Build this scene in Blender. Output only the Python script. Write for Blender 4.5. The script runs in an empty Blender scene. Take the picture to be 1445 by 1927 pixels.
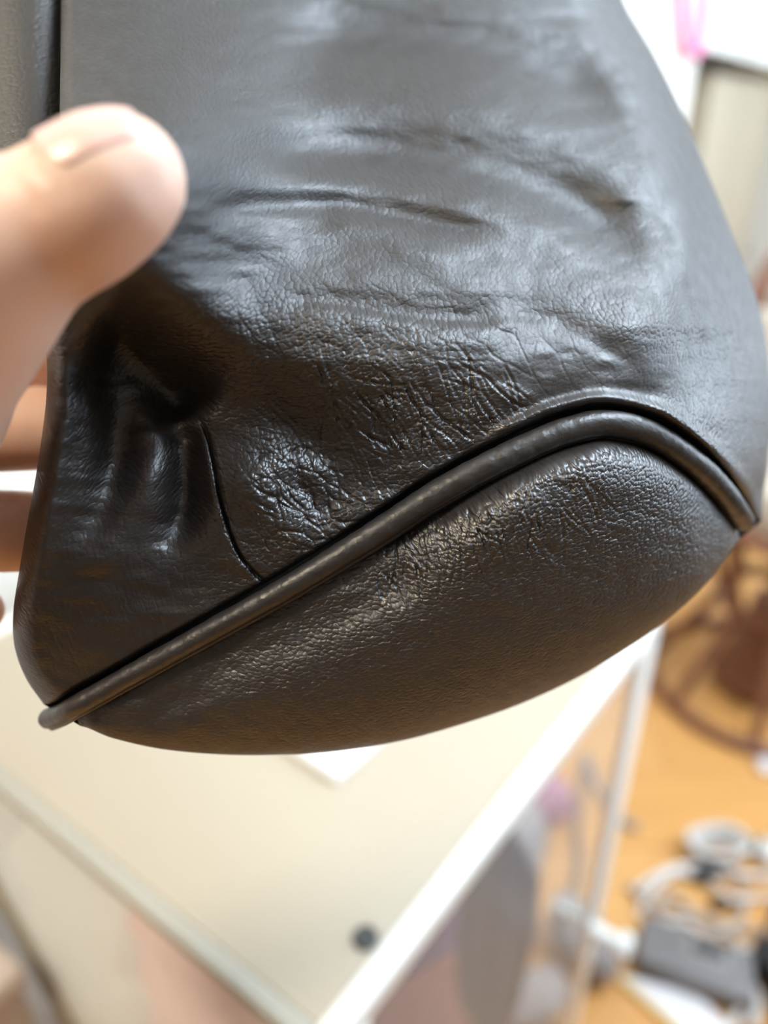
import bpy, bmesh, math, random
import numpy as np
from mathutils import Vector, Matrix
random.seed(7); RNG = np.random.default_rng(11)
S = bpy.context.scene
COL = S.collection
# ------------------------------------------------------------------ camera
W, H, F = 1445.0, 1927.0, 1390.0            # photograph frame, focal length in pixels
CAM_Z = 1.19
PITCH = math.radians(27.0)
cd = bpy.data.cameras.new('camera'); cam = bpy.data.objects.new('camera', cd); COL.objects.link(cam)
cam.location = (0, 0, CAM_Z); cam.rotation_euler = (math.pi/2 - PITCH, 0, 0)
cd.sensor_fit = 'VERTICAL'; cd.sensor_height = 36.0; cd.lens = F / H * 36.0
cd.clip_start = 0.01; cd.clip_end = 50
cd.dof.use_dof = True; cd.dof.focus_distance = 0.159
cd.dof.aperture_fstop = (cd.lens/1000) / 0.0053
S.camera = cam
CP, SP = math.cos(PITCH), math.sin(PITCH)
RIGHT = np.array([1., 0, 0]); UPV = np.array([0, SP, CP]); FWD = np.array([0, CP, -SP]); CPOS = np.array([0, 0, CAM_Z])

# room axes: E1 runs away to the right, E2 away to the left (the table stands along them)
E1 = np.array([.621, .784]); E1 /= np.linalg.norm(E1)
E2 = np.array([-E1[1], E1[0]])
YAW = math.atan2(E1[1], E1[0])
def uv2w(u, v, z): return Vector((u*E1[0] + v*E2[0], u*E1[1] + v*E2[1], z))

# ------------------------------------------------------------------ world, lights, exposure
S.view_settings.view_transform = 'Standard'; S.view_settings.look = 'None'
S.view_settings.gamma = 1.0; S.view_settings.exposure = 0.65
S.view_settings.use_curve_mapping = False
S.cycles.use_light_tree = False; S.cycles.max_bounces = 4; S.cycles.adaptive_threshold = .025; S.cycles.diffuse_bounces = 3; S.cycles.glossy_bounces = 2; S.cycles.transmission_bounces = 2
S.cycles.transparent_max_bounces = 6; S.cycles.caustics_reflective = False; S.cycles.caustics_refractive = False
wd = bpy.data.worlds.new('sky'); S.world = wd; wd.use_nodes = True
wd.cycles.sampling_method = 'NONE'
bg = wd.node_tree.nodes['Background']; bg.inputs[0].default_value = (.62, .80, 1.0, 1); bg.inputs[1].default_value = 3.0
def area(name, loc, aim, sx, sy, power, col):
    l = bpy.data.lights.new(name, 'AREA'); l.shape = 'RECTANGLE'; l.size = sx; l.size_y = sy; l.energy = power; l.color = col
    o = bpy.data.objects.new(name, l); COL.objects.link(o); o.location = loc
    o.rotation_euler = (Vector(aim) - Vector(loc)).to_track_quat('-Z', 'Y').to_euler(); return o
WIN_V, WIN_U0, WIN_U1, WIN_Z0, WIN_Z1 = -.90, .95, 3.6, 0.9, 2.30
wc = uv2w((WIN_U0+WIN_U1)/2, WIN_V+.03, (WIN_Z0+WIN_Z1)/2)
area('window_daylight', wc, wc + uv2w(0, 1, 0), WIN_U1-WIN_U0-.1, WIN_Z1-WIN_Z0-.1, 18, (.88, .94, 1.0))
# roof window over the right-hand side
RW = (.40, 1.55, -.87, -.25)                  # u0, u1, v0, v1 in the ceiling
rc = uv2w((RW[0]+RW[1])/2, (RW[2]+RW[3])/2, 2.47)
area('roof_window_daylight', rc, rc - Vector((0, 0, 1)), RW[1]-RW[0]-.08, RW[3]-RW[2]-.08, 33, (.74, .87, 1.0)).rotation_euler = (0, 0, YAW)
LAMP = (-.85, -.45, 2.40)
ll = bpy.data.lights.new('ceiling_lamp_light', 'AREA'); ll.shape = 'DISK'; ll.size = .36; ll.energy = 17; ll.color = (1.0, .86, .66)
lo = bpy.data.objects.new('ceiling_lamp_light', ll); COL.objects.link(lo); lo.location = (LAMP[0], LAMP[1], LAMP[2]-.075)

# ------------------------------------------------------------------ helpers
def tag(o, label=None, cat=None, group=None, kind=None):
    if label: o['label'] = label
    if cat: o['category'] = cat
    if group: o['group'] = group
    if kind: o['kind'] = kind
    return o
def empty(name, loc=(0, 0, 0), rz=0.0):
    o = bpy.data.objects.new(name, None); COL.objects.link(o); o.location = loc; o.rotation_euler = (0, 0, rz); o.empty_display_size = .02
    return o
def link(name, me, m=None, parent=None, smooth=True):
    o = bpy.data.objects.new(name, me); COL.objects.link(o)
    if m: me.materials.append(m)
    if parent is not None:
        o.parent = parent
        o.matrix_parent_inverse = parent_matrix(parent).inverted()
    if smooth: me.polygons.foreach_set('use_smooth', np.ones(len(me.polygons), dtype=bool))
    return o
def parent_matrix(p):
    m = Matrix.LocRotScale(p.location, p.rotation_euler, p.scale)
    if p.parent is not None: m = parent_matrix(p.parent) @ p.matrix_parent_inverse @ m
    return m
def bm_obj(name, bm, m=None, parent=None, smooth=True, sharp=35):
    bmesh.ops.recalc_face_normals(bm, faces=bm.faces)
    me = bpy.data.meshes.new(name); bm.to_mesh(me); bm.free()
    o = link(name, me, m, parent, smooth)
    if smooth: me.set_sharp_from_angle(angle=math.radians(sharp))
    return o
def add_box(bm, c, size, rz=0.0, bevel=0.0, rot=None):
    r = bmesh.ops.create_cube(bm, size=1.0); vs = r['verts']
    M = Matrix.Translation(Vector(c)) @ (rot.to_4x4() if rot else Matrix.Rotation(rz, 4, 'Z')) @ Matrix.Diagonal((*size, 1))
    bmesh.ops.transform(bm, matrix=M, verts=vs)
    if bevel > 0:
        es = list({e for v in vs for e in v.link_edges})
        bmesh.ops.bevel(bm, geom=es, offset=bevel, segments=3, affect='EDGES', profile=.5, clamp_overlap=True)
def add_tube(bm, pts, rad, n=10, cap=True, closed=False):
    P = [Vector(p) for p in pts]; k = len(P); R = rad if hasattr(rad, '__len__') else [rad]*k
    rings = []; ref = Vector((0, 0, 1)); prev = None
    for i in range(k):
        a = P[(i-1) % k] if (closed or i > 0) else P[i]; b = P[(i+1) % k] if (closed or i < k-1) else P[i]
        t = (b - a).normalized()
        if prev is None:
            x = t.cross(ref)
            if x.length < 1e-3: x = t.cross(Vector((1, 0, 0)))
        else:
            x = prev - t*prev.dot(t)
        x.normalize(); prev = x; y = t.cross(x)
        rings.append([bm.verts.new(P[i] + (x*math.cos(2*math.pi*j/n) + y*math.sin(2*math.pi*j/n))*R[i]) for j in range(n)])
    for i in range(k if closed else k-1):
        A, B = rings[i], rings[(i+1) % k]
        for j in range(n): bm.faces.new((A[j], A[(j+1) % n], B[(j+1) % n], B[j]))
    if cap and not closed: bm.faces.new(rings[0][::-1]); bm.faces.new(rings[-1])
def add_lathe(bm, base, prof, n=32, axis=None):
    q = Vector((0, 0, 1)).rotation_difference(Vector(axis).normalized()) if axis is not None else None
    rings = []
    for r, z in prof:
        ring = []
        for j in range(n):
            p = Vector((r*math.cos(2*math.pi*j/n), r*math.sin(2*math.pi*j/n), z))
            ring.append(bm.verts.new(Vector(base) + (q @ p if q else p)))
        rings.append(ring)
    for A, B in zip(rings[:-1], rings[1:]):
        for j in range(n): bm.faces.new((A[j], A[(j+1) % n], B[(j+1) % n], B[j]))
    bm.faces.new(rings[0][::-1]); bm.faces.new(rings[-1])
def add_prism(bm, poly, z0, z1, bevel=0.0):
    a = [bm.verts.new((p[0], p[1], z0)) for p in poly]; b = [bm.verts.new((p[0], p[1], z1)) for p in poly]
    n = len(poly); fs = [bm.faces.new(a[::-1]), bm.faces.new(b)]
    for i in range(n): fs.append(bm.faces.new((a[i], a[(i+1) % n], b[(i+1) % n], b[i])))
    if bevel > 0:
        es = list({e for f in fs for e in f.edges})
        bmesh.ops.bevel(bm, geom=es, offset=bevel, segments=3, affect='EDGES', profile=.5, clamp_overlap=True)
def spline(pts, n):
    """Catmull-Rom through pts (any dim), n samples evenly spaced by length"""
    P = np.array(pts, float); P = np.vstack([2*P[0]-P[1], P, 2*P[-1]-P[-2]]); out = []
    for i in range(1, len(P)-2):
        t = np.linspace(0, 1, 24, endpoint=False)[:, None]; a, b, c, d = P[i-1], P[i], P[i+1], P[i+2]
        out.append(.5*((2*b) + (c-a)*t + (2*a-5*b+4*c-d)*t**2 + (3*b-a-3*c+d)*t**3))
    out.append(P[-2][None]); Q = np.vstack(out)
    s = np.r_[0, np.cumsum(np.linalg.norm(np.diff(Q[:, :2], axis=0), axis=1))]; x = np.linspace(0, s[-1], n)
    return np.stack([np.interp(x, s, Q[:, k]) for k in range(Q.shape[1])], 1)
def ray(px, py): return ((px-722.5)/F)*RIGHT - ((py-963.5)/F)*UPV + FWD
def at(px, py, d): return Vector(CPOS + ray(px, py)*d)
def at_z(px, py, z):
    r = ray(px, py); return Vector(CPOS + r*((z-CAM_Z)/r[2]))
def smoothstep(a, b, x):
    t = np.clip((x-a)/(b-a), 0, 1); return t*t*(3-2*t)

# ------------------------------------------------------------------ materials
def mat(name, col, rough=.5, spec=.5, **kw):
    m = bpy.data.materials.new(name); m.use_nodes = True; b = m.node_tree.nodes['Principled BSDF']
    b.inputs['Base Color'].default_value = (*col, 1); b.inputs['Roughness'].default_value = rough
    b.inputs['Specular IOR Level'].default_value = spec
    for k, v in kw.items(): b.inputs[k.replace('_', ' ')].default_value = v
    return m
def noisy(name, c1, c2, scale, rough=.6, bump=0.0, detail=4, spec=.5, stretch=(1, 1, 1)):
    m = mat(name, c1, rough, spec); nt = m.node_tree; N = nt.nodes; L = nt.links; b = N['Principled BSDF']
    tc = N.new('ShaderNodeTexCoord'); mp = N.new('ShaderNodeMapping'); mp.inputs['Scale'].default_value = stretch
    nz = N.new('ShaderNodeTexNoise'); nz.inputs['Scale'].default_value = scale; nz.inputs['Detail'].default_value = detail
    mx = N.new('ShaderNodeMix'); mx.data_type = 'RGBA'; mx.inputs[6].default_value = (*c1, 1); mx.inputs[7].default_value = (*c2, 1)
    L.new(tc.outputs['Object'], mp.inputs['Vector']); L.new(mp.outputs[0], nz.inputs['Vector'])
    L.new(nz.outputs['Fac'], mx.inputs[0]); L.new(mx.outputs[2], b.inputs['Base Color'])
    if bump > 0:
        bp = N.new('ShaderNodeBump'); bp.inputs['Strength'].default_value = 1; bp.inputs['Distance'].default_value = bump
        L.new(nz.outputs['Fac'], bp.inputs['Height']); L.new(bp.outputs[0], b.inputs['Normal'])
    return m

def leather_material():
    """dark brown pebbled leather; UV in millimetres, point attribute 'mask' = (grain, crease, fine pull lines)"""
    m = mat('brown_leather', (.0190, .0160, .0152), .42, .9); nt = m.node_tree; N = nt.nodes; L = nt.links; b = N['Principled BSDF']
    uv = N.new('ShaderNodeUVMap'); uv.uv_map = 'UVMap'
    at_ = N.new('ShaderNodeAttribute'); at_.attribute_name = 'mask'
    sep = N.new('ShaderNodeSeparateColor'); L.new(at_.outputs['Color'], sep.inputs[0])
    def math_(op, a, c=None, clamp=False):
        n = N.new('ShaderNodeMath'); n.operation = op; n.use_clamp = clamp
        for i, x in enumerate((a, c)):
            if x is None: continue
            if isinstance(x, (int, float)): n.inputs[i].default_value = x
            else: L.new(x, n.inputs[i])
        return n.outputs[0]
    def warp(vec, scale, amt):
        nz = N.new('ShaderNodeTexNoise'); nz.noise_dimensions = '2D'; nz.inputs['Scale'].default_value = scale; nz.inputs['Detail'].default_value = 2
        L.new(vec, nz.inputs['Vector'])
        s = N.new('ShaderNodeVectorMath'); s.operation = 'SUBTRACT'; s.inputs[1].default_value = (.5, .5, .5); L.new(nz.outputs['Color'], s.inputs[0])
        k = N.new('ShaderNodeVectorMath'); k.operation = 'SCALE'; k.inputs['Scale'].default_value = amt; L.new(s.outputs[0], k.inputs[0])
        a = N.new('ShaderNodeVectorMath'); a.operation = 'ADD'; L.new(vec, a.inputs[0]); L.new(k.outputs[0], a.inputs[1]); return a.outputs[0]
    def vor(vec, scale, rot, stretch, feature='DISTANCE_TO_EDGE'):
        mp = N.new('ShaderNodeMapping'); mp.vector_type = 'TEXTURE'; mp.inputs['Rotation'].default_value = (0, 0, rot); mp.inputs['Scale'].default_value = (*stretch, 1)
        L.new(vec, mp.inputs['Vector'])
        v = N.new('ShaderNodeTexVoronoi'); v.voronoi_dimensions = '2D'; v.feature = feature; v.inputs['Scale'].default_value = scale
        L.new(mp.outputs[0], v.inputs['Vector']); return v.outputs['Distance']
    def ramp(x, a, c):
        r = N.new('ShaderNodeMapRange'); r.interpolation_type = 'SMOOTHSTEP'; r.inputs[1].default_value = a; r.inputs[2].default_value = c; L.new(x, r.inputs[0]); return r.outputs[0]
    w1 = warp(uv.outputs[0], .8, .8)
    f1 = vor(w1, 1.15, .15, (1.3, .88), 'F1'); g = math_('SUBTRACT', 1.0, math_('MULTIPLY', f1, math_('MULTIPLY', f1, 1.5)))                                  # pebble grain, about 1.2 mm
    f2 = vor(w1, .85, math.radians(-72), (3.2, .70), 'F1'); p = math_('SUBTRACT', 1.0, math_('MULTIPLY', f2, math_('MULTIPLY', f2, 1.5)))   # drawn-out pull lines
    hg = math_('MULTIPLY', g, sep.outputs[0])
    hp = math_('MULTIPLY', math_('MULTIPLY', p, 1.25), sep.outputs[2])
    hs = math_('ADD', hg, hp)
    bp = N.new('ShaderNodeBump'); bp.inputs['Strength'].default_value = 1.0; bp.inputs['Distance'].default_value = .00015
    L.new(hs, bp.inputs['Height']); L.new(bp.outputs[0], b.inputs['Normal'])
    nz = N.new('ShaderNodeTexNoise'); nz.noise_dimensions = '2D'; nz.inputs['Scale'].default_value = .25; nz.inputs['Detail'].default_value = 5; L.new(uv.outputs[0], nz.inputs['Vector'])
    rr = N.new('ShaderNodeMapRange'); rr.inputs[1].default_value = .3; rr.inputs[2].default_value = .7; rr.inputs[3].default_value = .49; rr.inputs[4].default_value = .58
    L.new(nz.outputs['Fac'], rr.inputs[0]); L.new(math_('SUBTRACT', rr.outputs[0], math_('MULTIPLY', at_.outputs['Alpha'], .16)), b.inputs['Roughness'])   # rubbed glossy along the corner
    return m
M_LEATHER = leather_material()

def skin_material():
    m = noisy('skin', (.88, .62, .49), (.82, .54, .42), 45, .48, .00015)
    b = m.node_tree.nodes['Principled BSDF']; b.inputs['Subsurface Weight'].default_value = .35
    b.inputs['Subsurface Radius'].default_value = (.006, .0025, .0014); b.inputs['Subsurface Scale'].default_value = 1.0
    return m
M_SKIN = skin_material()
M_NAIL = mat('thumb_nail', (.86, .55, .47), .28, .5)

def floor_material():
    m = mat('orange_wood_floor', (.5, .25, .09), .35, .45); nt = m.node_tree; N = nt.nodes; L = nt.links; b = N['Principled BSDF']
    tc = N.new('ShaderNodeTexCoord')
    br = N.new('ShaderNodeTexBrick'); br.inputs['Scale'].default_value = 1; br.inputs['Brick Width'].default_value = 1.2; br.inputs['Row Height'].default_value = .19
    br.inputs['Mortar Size'].default_value = .0012; br.inputs['Color1'].default_value = (.60, .29, .085, 1); br.inputs['Color2'].default_value = (.68, .35, .115, 1); br.inputs['Mortar'].default_value = (.30, .13, .04, 1)
    mp = N.new('ShaderNodeMapping'); mp.inputs['Scale'].default_value = (2, 26, 2)
    nz = N.new('ShaderNodeTexNoise'); nz.inputs['Scale'].default_value = 1.6; nz.inputs['Detail'].default_value = 6
    mx = N.new('ShaderNodeMix'); mx.data_type = 'RGBA'; mx.blend_type = 'MULTIPLY'; mx.inputs[0].default_value = .5
    rp = N.new('ShaderNodeMapRange'); rp.inputs[3].default_value = .65; rp.inputs[4].default_value = 1.25
    L.new(tc.outputs['Object'], br.inputs['Vector']); L.new(tc.outputs['Object'], mp.inputs[0]); L.new(mp.outputs[0], nz.inputs['Vector'])
    L.new(nz.outputs['Fac'], rp.inputs[0]); L.new(br.outputs['Color'], mx.inputs[6]); L.new(rp.outputs[0], mx.inputs[7]); L.new(mx.outputs[2], b.inputs['Base Color'])
    return m
M_FLOOR = floor_material()
M_WALL = noisy('white_wall_paint', (.80, .775, .70), (.77, .74, .67), 6, .8, .0004)
M_DARKWALL = noisy('dark_unseen_wall', (.15, .135, .125), (.14, .125, .115), 5, .8, .0004)  # dark colour put on the unseen walls to darken reflections in the leather
M_CEIL = noisy('ceiling_paint', (.82, .81, .78), (.79, .78, .75), 4, .9)
M_WHITE = noisy('white_lacquer', (.86, .87, .83), (.83, .84, .80), 9, .35)
M_CREAM = noisy('cream_table_top', (.455, .395, .305), (.44, .382, .295), 5, .38, 0, 3)
M_BAND = noisy('grey_beige_rail', (.40, .375, .31), (.38, .355, .295), 12, .5)
M_MESH = mat('white_mesh_thread', (.93, .96, .95), .7)
M_HEM = noisy('beige_hem', (.36, .30, .20), (.30, .25, .17), 60, .8)
M_PINK = noisy('salmon_towel', (.98, .36, .25), (.92, .31, .21), 90, .95, .001)
M_BEIGE = noisy('beige_panel', (.34, .255, .16), (.31, .24, .15), 4, .6)
M_BROWN = noisy('brown_rattan', (.22, .085, .04), (.15, .055, .025), 30, .5, .0008)
M_CUSH = noisy('tan_cushion', (.50, .42, .34), (.46, .385, .31), 50, .9, .0006)
M_CABLE = mat('white_cable', (.66, .62, .57), .45)
M_BLACK = mat('black_plastic', (.012, .012, .013), .4)
M_GREY = noisy('grey_plastic', (.17, .155, .15), (.15, .135, .13), 20, .5)
M_PAPER = mat('white_paper', (.74, .69, .68), .6)
M_YELLOW = mat('yellow_edge', (.80, .60, .22), .5)
M_GREEN = mat('green_plastic', (.04, .22, .03), .4)
M_NAVY = noisy('navy_nylon', (.020, .018, .045), (.014, .013, .03), 40, .6, .0008)
M_PURPLE = noisy('purple_cloth', (.16, .075, .23), (.12, .055, .17), 25, .8, .001)
M_RED = noisy('red_brown_box', (.26, .07, .035), (.22, .06, .03), 15, .6)
M_GREYCLOTH = noisy('grey_cloth', (.34, .31, .30), (.27, .25, .24), 18, .9, .002)
M_PINKSTRAP = mat('pink_strap', (.80, .22, .42), .5)
M_CAP = mat('dark_grey_cap', (.045, .047, .045), .45)
M_LAMP = mat('lamp_shade', (.9, .88, .8), .5); M_LAMP.cycles.emission_sampling = 'NONE'; _b = M_LAMP.node_tree.nodes['Principled BSDF']; _b.inputs['Emission Color'].default_value = (1, .87, .68, 1); _b.inputs['Emission Strength'].default_value = 4
def hazy_plastic():
    m = bpy.data.materials.new('hazy_clear_plastic'); m.use_nodes = True; N = m.node_tree.nodes; L = m.node_tree.links
    b = N['Principled BSDF']; b.inputs['Base Color'].default_value = (.80, .76, .72, 1); b.inputs['Roughness'].default_value = .25
    t = N.new('ShaderNodeBsdfTransparent'); mx = N.new('ShaderNodeMixShader'); mx.inputs[0].default_value = .16
    L.new(t.outputs[0], mx.inputs[1]); L.new(b.outputs[0], mx.inputs[2]); L.new(mx.outputs[0], N['Material Output'].inputs['Surface']); return m
M_HAZE = hazy_plastic()
M_GLASS = bpy.data.materials.new('window_glass'); M_GLASS.use_nodes = True
_N = M_GLASS.node_tree.nodes; _t = _N.new('ShaderNodeBsdfTransparent'); M_GLASS.node_tree.links.new(_t.outputs[0], _N['Material Output'].inputs['Surface'])

# ------------------------------------------------------------------ the room
def room_box(name, u0, u1, v0, v1, z0, z1, m, parent=None, bevel=0.0):
    bm = bmesh.new(); add_box(bm, uv2w((u0+u1)/2, (v0+v1)/2, (z0+z1)/2), (u1-u0, v1-v0, z1-z0), YAW, bevel)
    return bm_obj(name, bm, m, parent)
def struct(o): o['kind'] = 'structure'; return o
UA, UB, VA, VB, ZC = -1.7, 4.0, WIN_V, .78, 2.5
NU, NV = 2.33, 1.15                                   # where the alcove begins, depth of its back
struct(room_box('floor', UA-.1, UB+.1, VA-.1, NV+.1, -.05, 0, M_FLOOR))
bm = bmesh.new()
for (a, b_, c, d) in ((UA-.1, RW[0], VA-.1, NV+.1), (RW[1], UB+.1, VA-.1, NV+.1), (RW[0], RW[1], VA-.1, RW[2]), (RW[0], RW[1], RW[3], NV+.1)):
    add_box(bm, uv2w((a+b_)/2, (c+d)/2, ZC+.04), (b_-a, d-c, .08), YAW)
struct(bm_obj('ceiling', bm, M_CEIL, smooth=False))
rwn = struct(empty('window_2', uv2w((RW[0]+RW[1])/2, (RW[2]+RW[3])/2, ZC), YAW))
bm = bmesh.new()
for (a, b_, c, d) in ((RW[0], RW[0]+.035, RW[2], RW[3]), (RW[1]-.035, RW[1], RW[2], RW[3]), (RW[0], RW[1], RW[2], RW[2]+.035), (RW[0], RW[1], RW[3]-.035, RW[3])):
    add_box(bm, uv2w((a+b_)/2, (c+d)/2, ZC+.04), (b_-a, d-c, .05), YAW)
bm_obj('window_frame', bm, M_WHITE, rwn, smooth=False)
room_box('pane', RW[0]+.035, RW[1]-.035, RW[2]+.035, RW[3]-.035, ZC+.037, ZC+.043, M_GLASS, rwn)
struct(room_box('wall_back', UA-.1, NU, VB, NV+.05, 0, ZC, M_WALL))
struct(room_box('wall_alcove', NU, UB+.1, NV, NV+.05, 0, ZC, M_WALL))
struct(room_box('wall_right', UB, UB+.1, VA-.1, NV, 0, ZC, M_WALL))
struct(room_box('wall_left', UA-.1, UA, VA-.1, VB, 0, ZC, M_DARKWALL))
# window wall: one wall with an opening
bm = bmesh.new()
for (a, b_, c, d) in ((UA, WIN_U0, 0, ZC), (WIN_U1, UB, 0, ZC), (WIN_U0, WIN_U1, 0, WIN_Z0), (WIN_U0, WIN_U1, WIN_Z1, ZC)):
    add_box(bm, uv2w((a+b_)/2, VA-.06, (c+d)/2), (b_-a, .12, d-c), YAW)
struct(bm_obj('wall_front', bm, M_DARKWALL, smooth=False))
wn = struct(empty('window_1', uv2w((WIN_U0+WIN_U1)/2, VA-.06, WIN_Z0), YAW))
bm = bmesh.new(); uc = (WIN_U0+WIN_U1)/2
for (a, b_, c, d) in ((WIN_U0, WIN_U0+.06, WIN_Z0, WIN_Z1), (WIN_U1-.06, WIN_U1, WIN_Z0, WIN_Z1), (uc-.04, uc+.04, WIN_Z0, WIN_Z1), (WIN_U0, WIN_U1, WIN_Z0, WIN_Z0+.06), (WIN_U0, WIN_U1, WIN_Z1-.06, WIN_Z1)):
    add_box(bm, uv2w((a+b_)/2, VA-.06, (c+d)/2), (b_-a, .05, d-c), YAW)
bm_obj('window_frame', bm, M_WHITE, wn, smooth=False)
for a, b_ in ((WIN_U0+.06, uc-.04), (uc+.04, WIN_U1-.06)):
    room_box('pane', a, b_, VA-.063, VA-.057, WIN_Z0+.06, WIN_Z1-.06, M_GLASS, wn)
struct(room_box('baseboard_back', UA, NU, VB-.015, VB, 0, .07, M_WHITE))

# wall cupboard over the alcove, its beige back panels
cu = empty('wall_cupboard', uv2w(NU+.8, VB+.18, 1.40), YAW); tag(cu, 'white wall cupboard over the beige alcove, beside the pink loop', 'cupboard')
room_box('carcass', NU, UB, VB+.02, NV, 1.43, ZC-.01, M_WHITE, cu)
for i in range(3):
    du = (UB-NU)/3; dr = room_box('door', NU+i*du+.003, NU+(i+1)*du-.003, VB, VB+.019, 1.40, ZC-.02, M_WHITE, cu, .002)
    bm = bmesh.new(); hx = NU+(i+.9)*du; add_tube(bm, [uv2w(hx, VB-.002, 1.47), uv2w(hx, VB-.022, 1.48), uv2w(hx, VB-.022, 1.58), uv2w(hx, VB-.002, 1.59)], .004); bm_obj('handle', bm, M_GREY, dr)
wr = empty('wardrobe', uv2w(NU+.8, NV-.1, 0), YAW); tag(wr, 'beige wardrobe with tall panels standing in the alcove under the white cupboard', 'wardrobe')
room_box('body', NU+.01, UB-.01, NV-.07, NV-.005, .0, 1.42, M_BEIGE, wr)
M_PALE = noisy('pale_panel', (.46, .39, .285), (.44, .37, .27), 5, .5)
for i, (a, b_, vv, mm) in enumerate(((NU+.02, NU+.36, .16, M_BEIGE), (NU+.375, NU+.75, .24, M_PALE), (NU+.765, NU+1.2, .24, M_PALE))):
    d_ = room_box('door', a, b_, NV-.07-vv, NV-.071, .06, 1.36, mm, wr, .004)
    bm = bmesh.new(); add_lathe(bm, uv2w(b_-.05, NV-.07-vv-.012, .75), [(.006, 0), (.008, .004), (.012, .010), (.010, .016)], 14, uv2w(0, -1, 0)); bm_obj('knob', bm, M_GREY, d_)

# pink loop hanging on the white wall
hk = empty('pink_hanging_loop', at(1300, 108, 1.96)); tag(hk, 'pink looped strap hanging in front of the white wall', 'strap')
def on_wall(px, py, v):
    r = ray(px, py); return Vector(CPOS + r*(v/float(r[:2]@E2)))
pts = spline([(1272, -190), (1281, -60), (1286, 40), (1296, 92), (1310, 100), (1323, 70), (1331, -20), (1337, -120), (1341, -190)], 60)
hk.location = on_wall(1306, 100, VB-.03)
bm = bmesh.new(); add_tube(bm, [on_wall(p[0], p[1], VB-.03) for p in pts], .0135, 10); bm_obj('loop', bm, M_PINKSTRAP, hk)
bm = bmesh.new(); p0 = on_wall(1306, -190, VB-.03); add_tube(bm, [p0 - uv2w(.09, 0, 0), p0 + uv2w(.09, 0, 0)], .012, 10); add_tube(bm, [p0, p0 + uv2w(0, .032, 0)], .008, 8); bm_obj('wall_hook', bm, M_WHITE, hk)

# ceiling lamp
lp = empty('ceiling_lamp', LAMP); tag(lp, 'round flush ceiling lamp giving warm light', 'lamp')
bm = bmesh.new(); add_lathe(bm, (LAMP[0], LAMP[1], LAMP[2]-.06), [(.02, 0), (.12, .008), (.18, .035), (.19, .06)], 40); bm_obj('shade', bm, M_LAMP, lp)
bm = bmesh.new(); add_lathe(bm, (LAMP[0], LAMP[1], LAMP[2]), [(.20, 0), (.20, .03), (.12, .05), (.12, .098)], 40); bm_obj('base', bm, M_WHITE, lp)

# ------------------------------------------------------------------ side table with white frame
TZ = CAM_Z - .44
A = np.array(at_z(1247, 1158, TZ))[:2]; B = np.array(at_z(606, 2001, TZ))[:2]; Lp = np.array(at_z(0, 1490, TZ))[:2]
t1 = (A-B); T1L = np.linalg.norm(t1); t1 /= T1L
t2 = (Lp-B); t2 /= np.linalg.norm(t2); T2L = .53
def tb(a, b, z): p = B + t1*a + t2*b; return Vector((p[0], p[1], z))
tbl = empty('side_table', tb(T1L/2, T2L/2, 0)); tag(tbl, 'small side table with cream top, white frame and mesh front, under the bag', 'table')
def tprism(name, a0, a1, b0, b1, z0, z1, m, bevel=0.0, parent=tbl):
    bm = bmesh.new(); add_prism(bm, [tb(a0, b0, 0), tb(a1, b0, 0), tb(a1, b1, 0), tb(a0, b1, 0)], z0, z1, bevel); return bm_obj(name, bm, m, parent)
LW = .016; RH = .021
tprism('table_top', .014, T1L-.014, LW, T2L-LW, TZ-.020, TZ-.003, M_CREAM, .001)
tprism('side_rail', 0, T1L, 0, LW-.0005, TZ-RH, TZ, M_WHITE, .003)
tprism('side_rail', 0, T1L, T2L-LW+.0005, T2L, TZ-RH, TZ, M_WHITE, .003)
tprism('front_rail', 0.001, .0135, LW, T2L-LW, TZ-.011, TZ-.001, M_BAND, .002)
tprism('back_rail', T1L-.0135, T1L-.001, LW, T2L-LW, TZ-RH, TZ-.001, M_WHITE, .002)
for a, b_ in ((0, 0), (T1L-.042, 0), (0, T2L-.009), (T1L-.042, T2L-.009)):
    tprism('leg', a, a+.042, b_, b_+.009, 0, TZ-RH, M_WHITE, .002)
tprism('side_panel', .042, T1L-.042, .001, .0028, .08, TZ-RH, M_HAZE)
tprism('side_panel', .042, T1L-.042, T2L-.012, T2L-.010, .08, TZ-RH, M_HAZE)
# peg with a collared end through the side panel beside the far leg
pg0 = at_z(1142, 1733, .27); dpeg = Vector((*(-t2), 0)) ; pa = Vector((B[0]+t1[0]*(T1L-.030), B[1]+t1[1]*(T1L-.030), .265))
bm = bmesh.new(); add_lathe(bm, pa - dpeg*.055 + Vector((0, 0, .012)), [(.0085, 0), (.0105, .003), (.0105, .085), (.0105, .088)], 24, dpeg); peg = bm_obj('peg', bm, M_WHITE, tbl)
bm = bmesh.new(); add_lathe(bm, pa + dpeg*.033 + Vector((0, 0, .012)), [(.0105, 0), (.0175, .003), (.019, .008), (.017, .016), (.010, .018)], 24, dpeg); bm_obj('end_cap', bm, M_WHITE, peg)

# dark cap near the corner of the top
c = at_z(688, 1767, TZ-.003)
bm = bmesh.new(); add_lathe(bm, (c.x, c.y, TZ-.0028), [(.0078, 0), (.0082, .0008), (.0078, .0022), (.0062, .0030), (.0055, .0024), (.002, .0024)], 28)
tag(bm_obj('screw_cap', bm, M_CAP), 'small round dark grey cap on the cream table top by the corner', 'cap')
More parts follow.
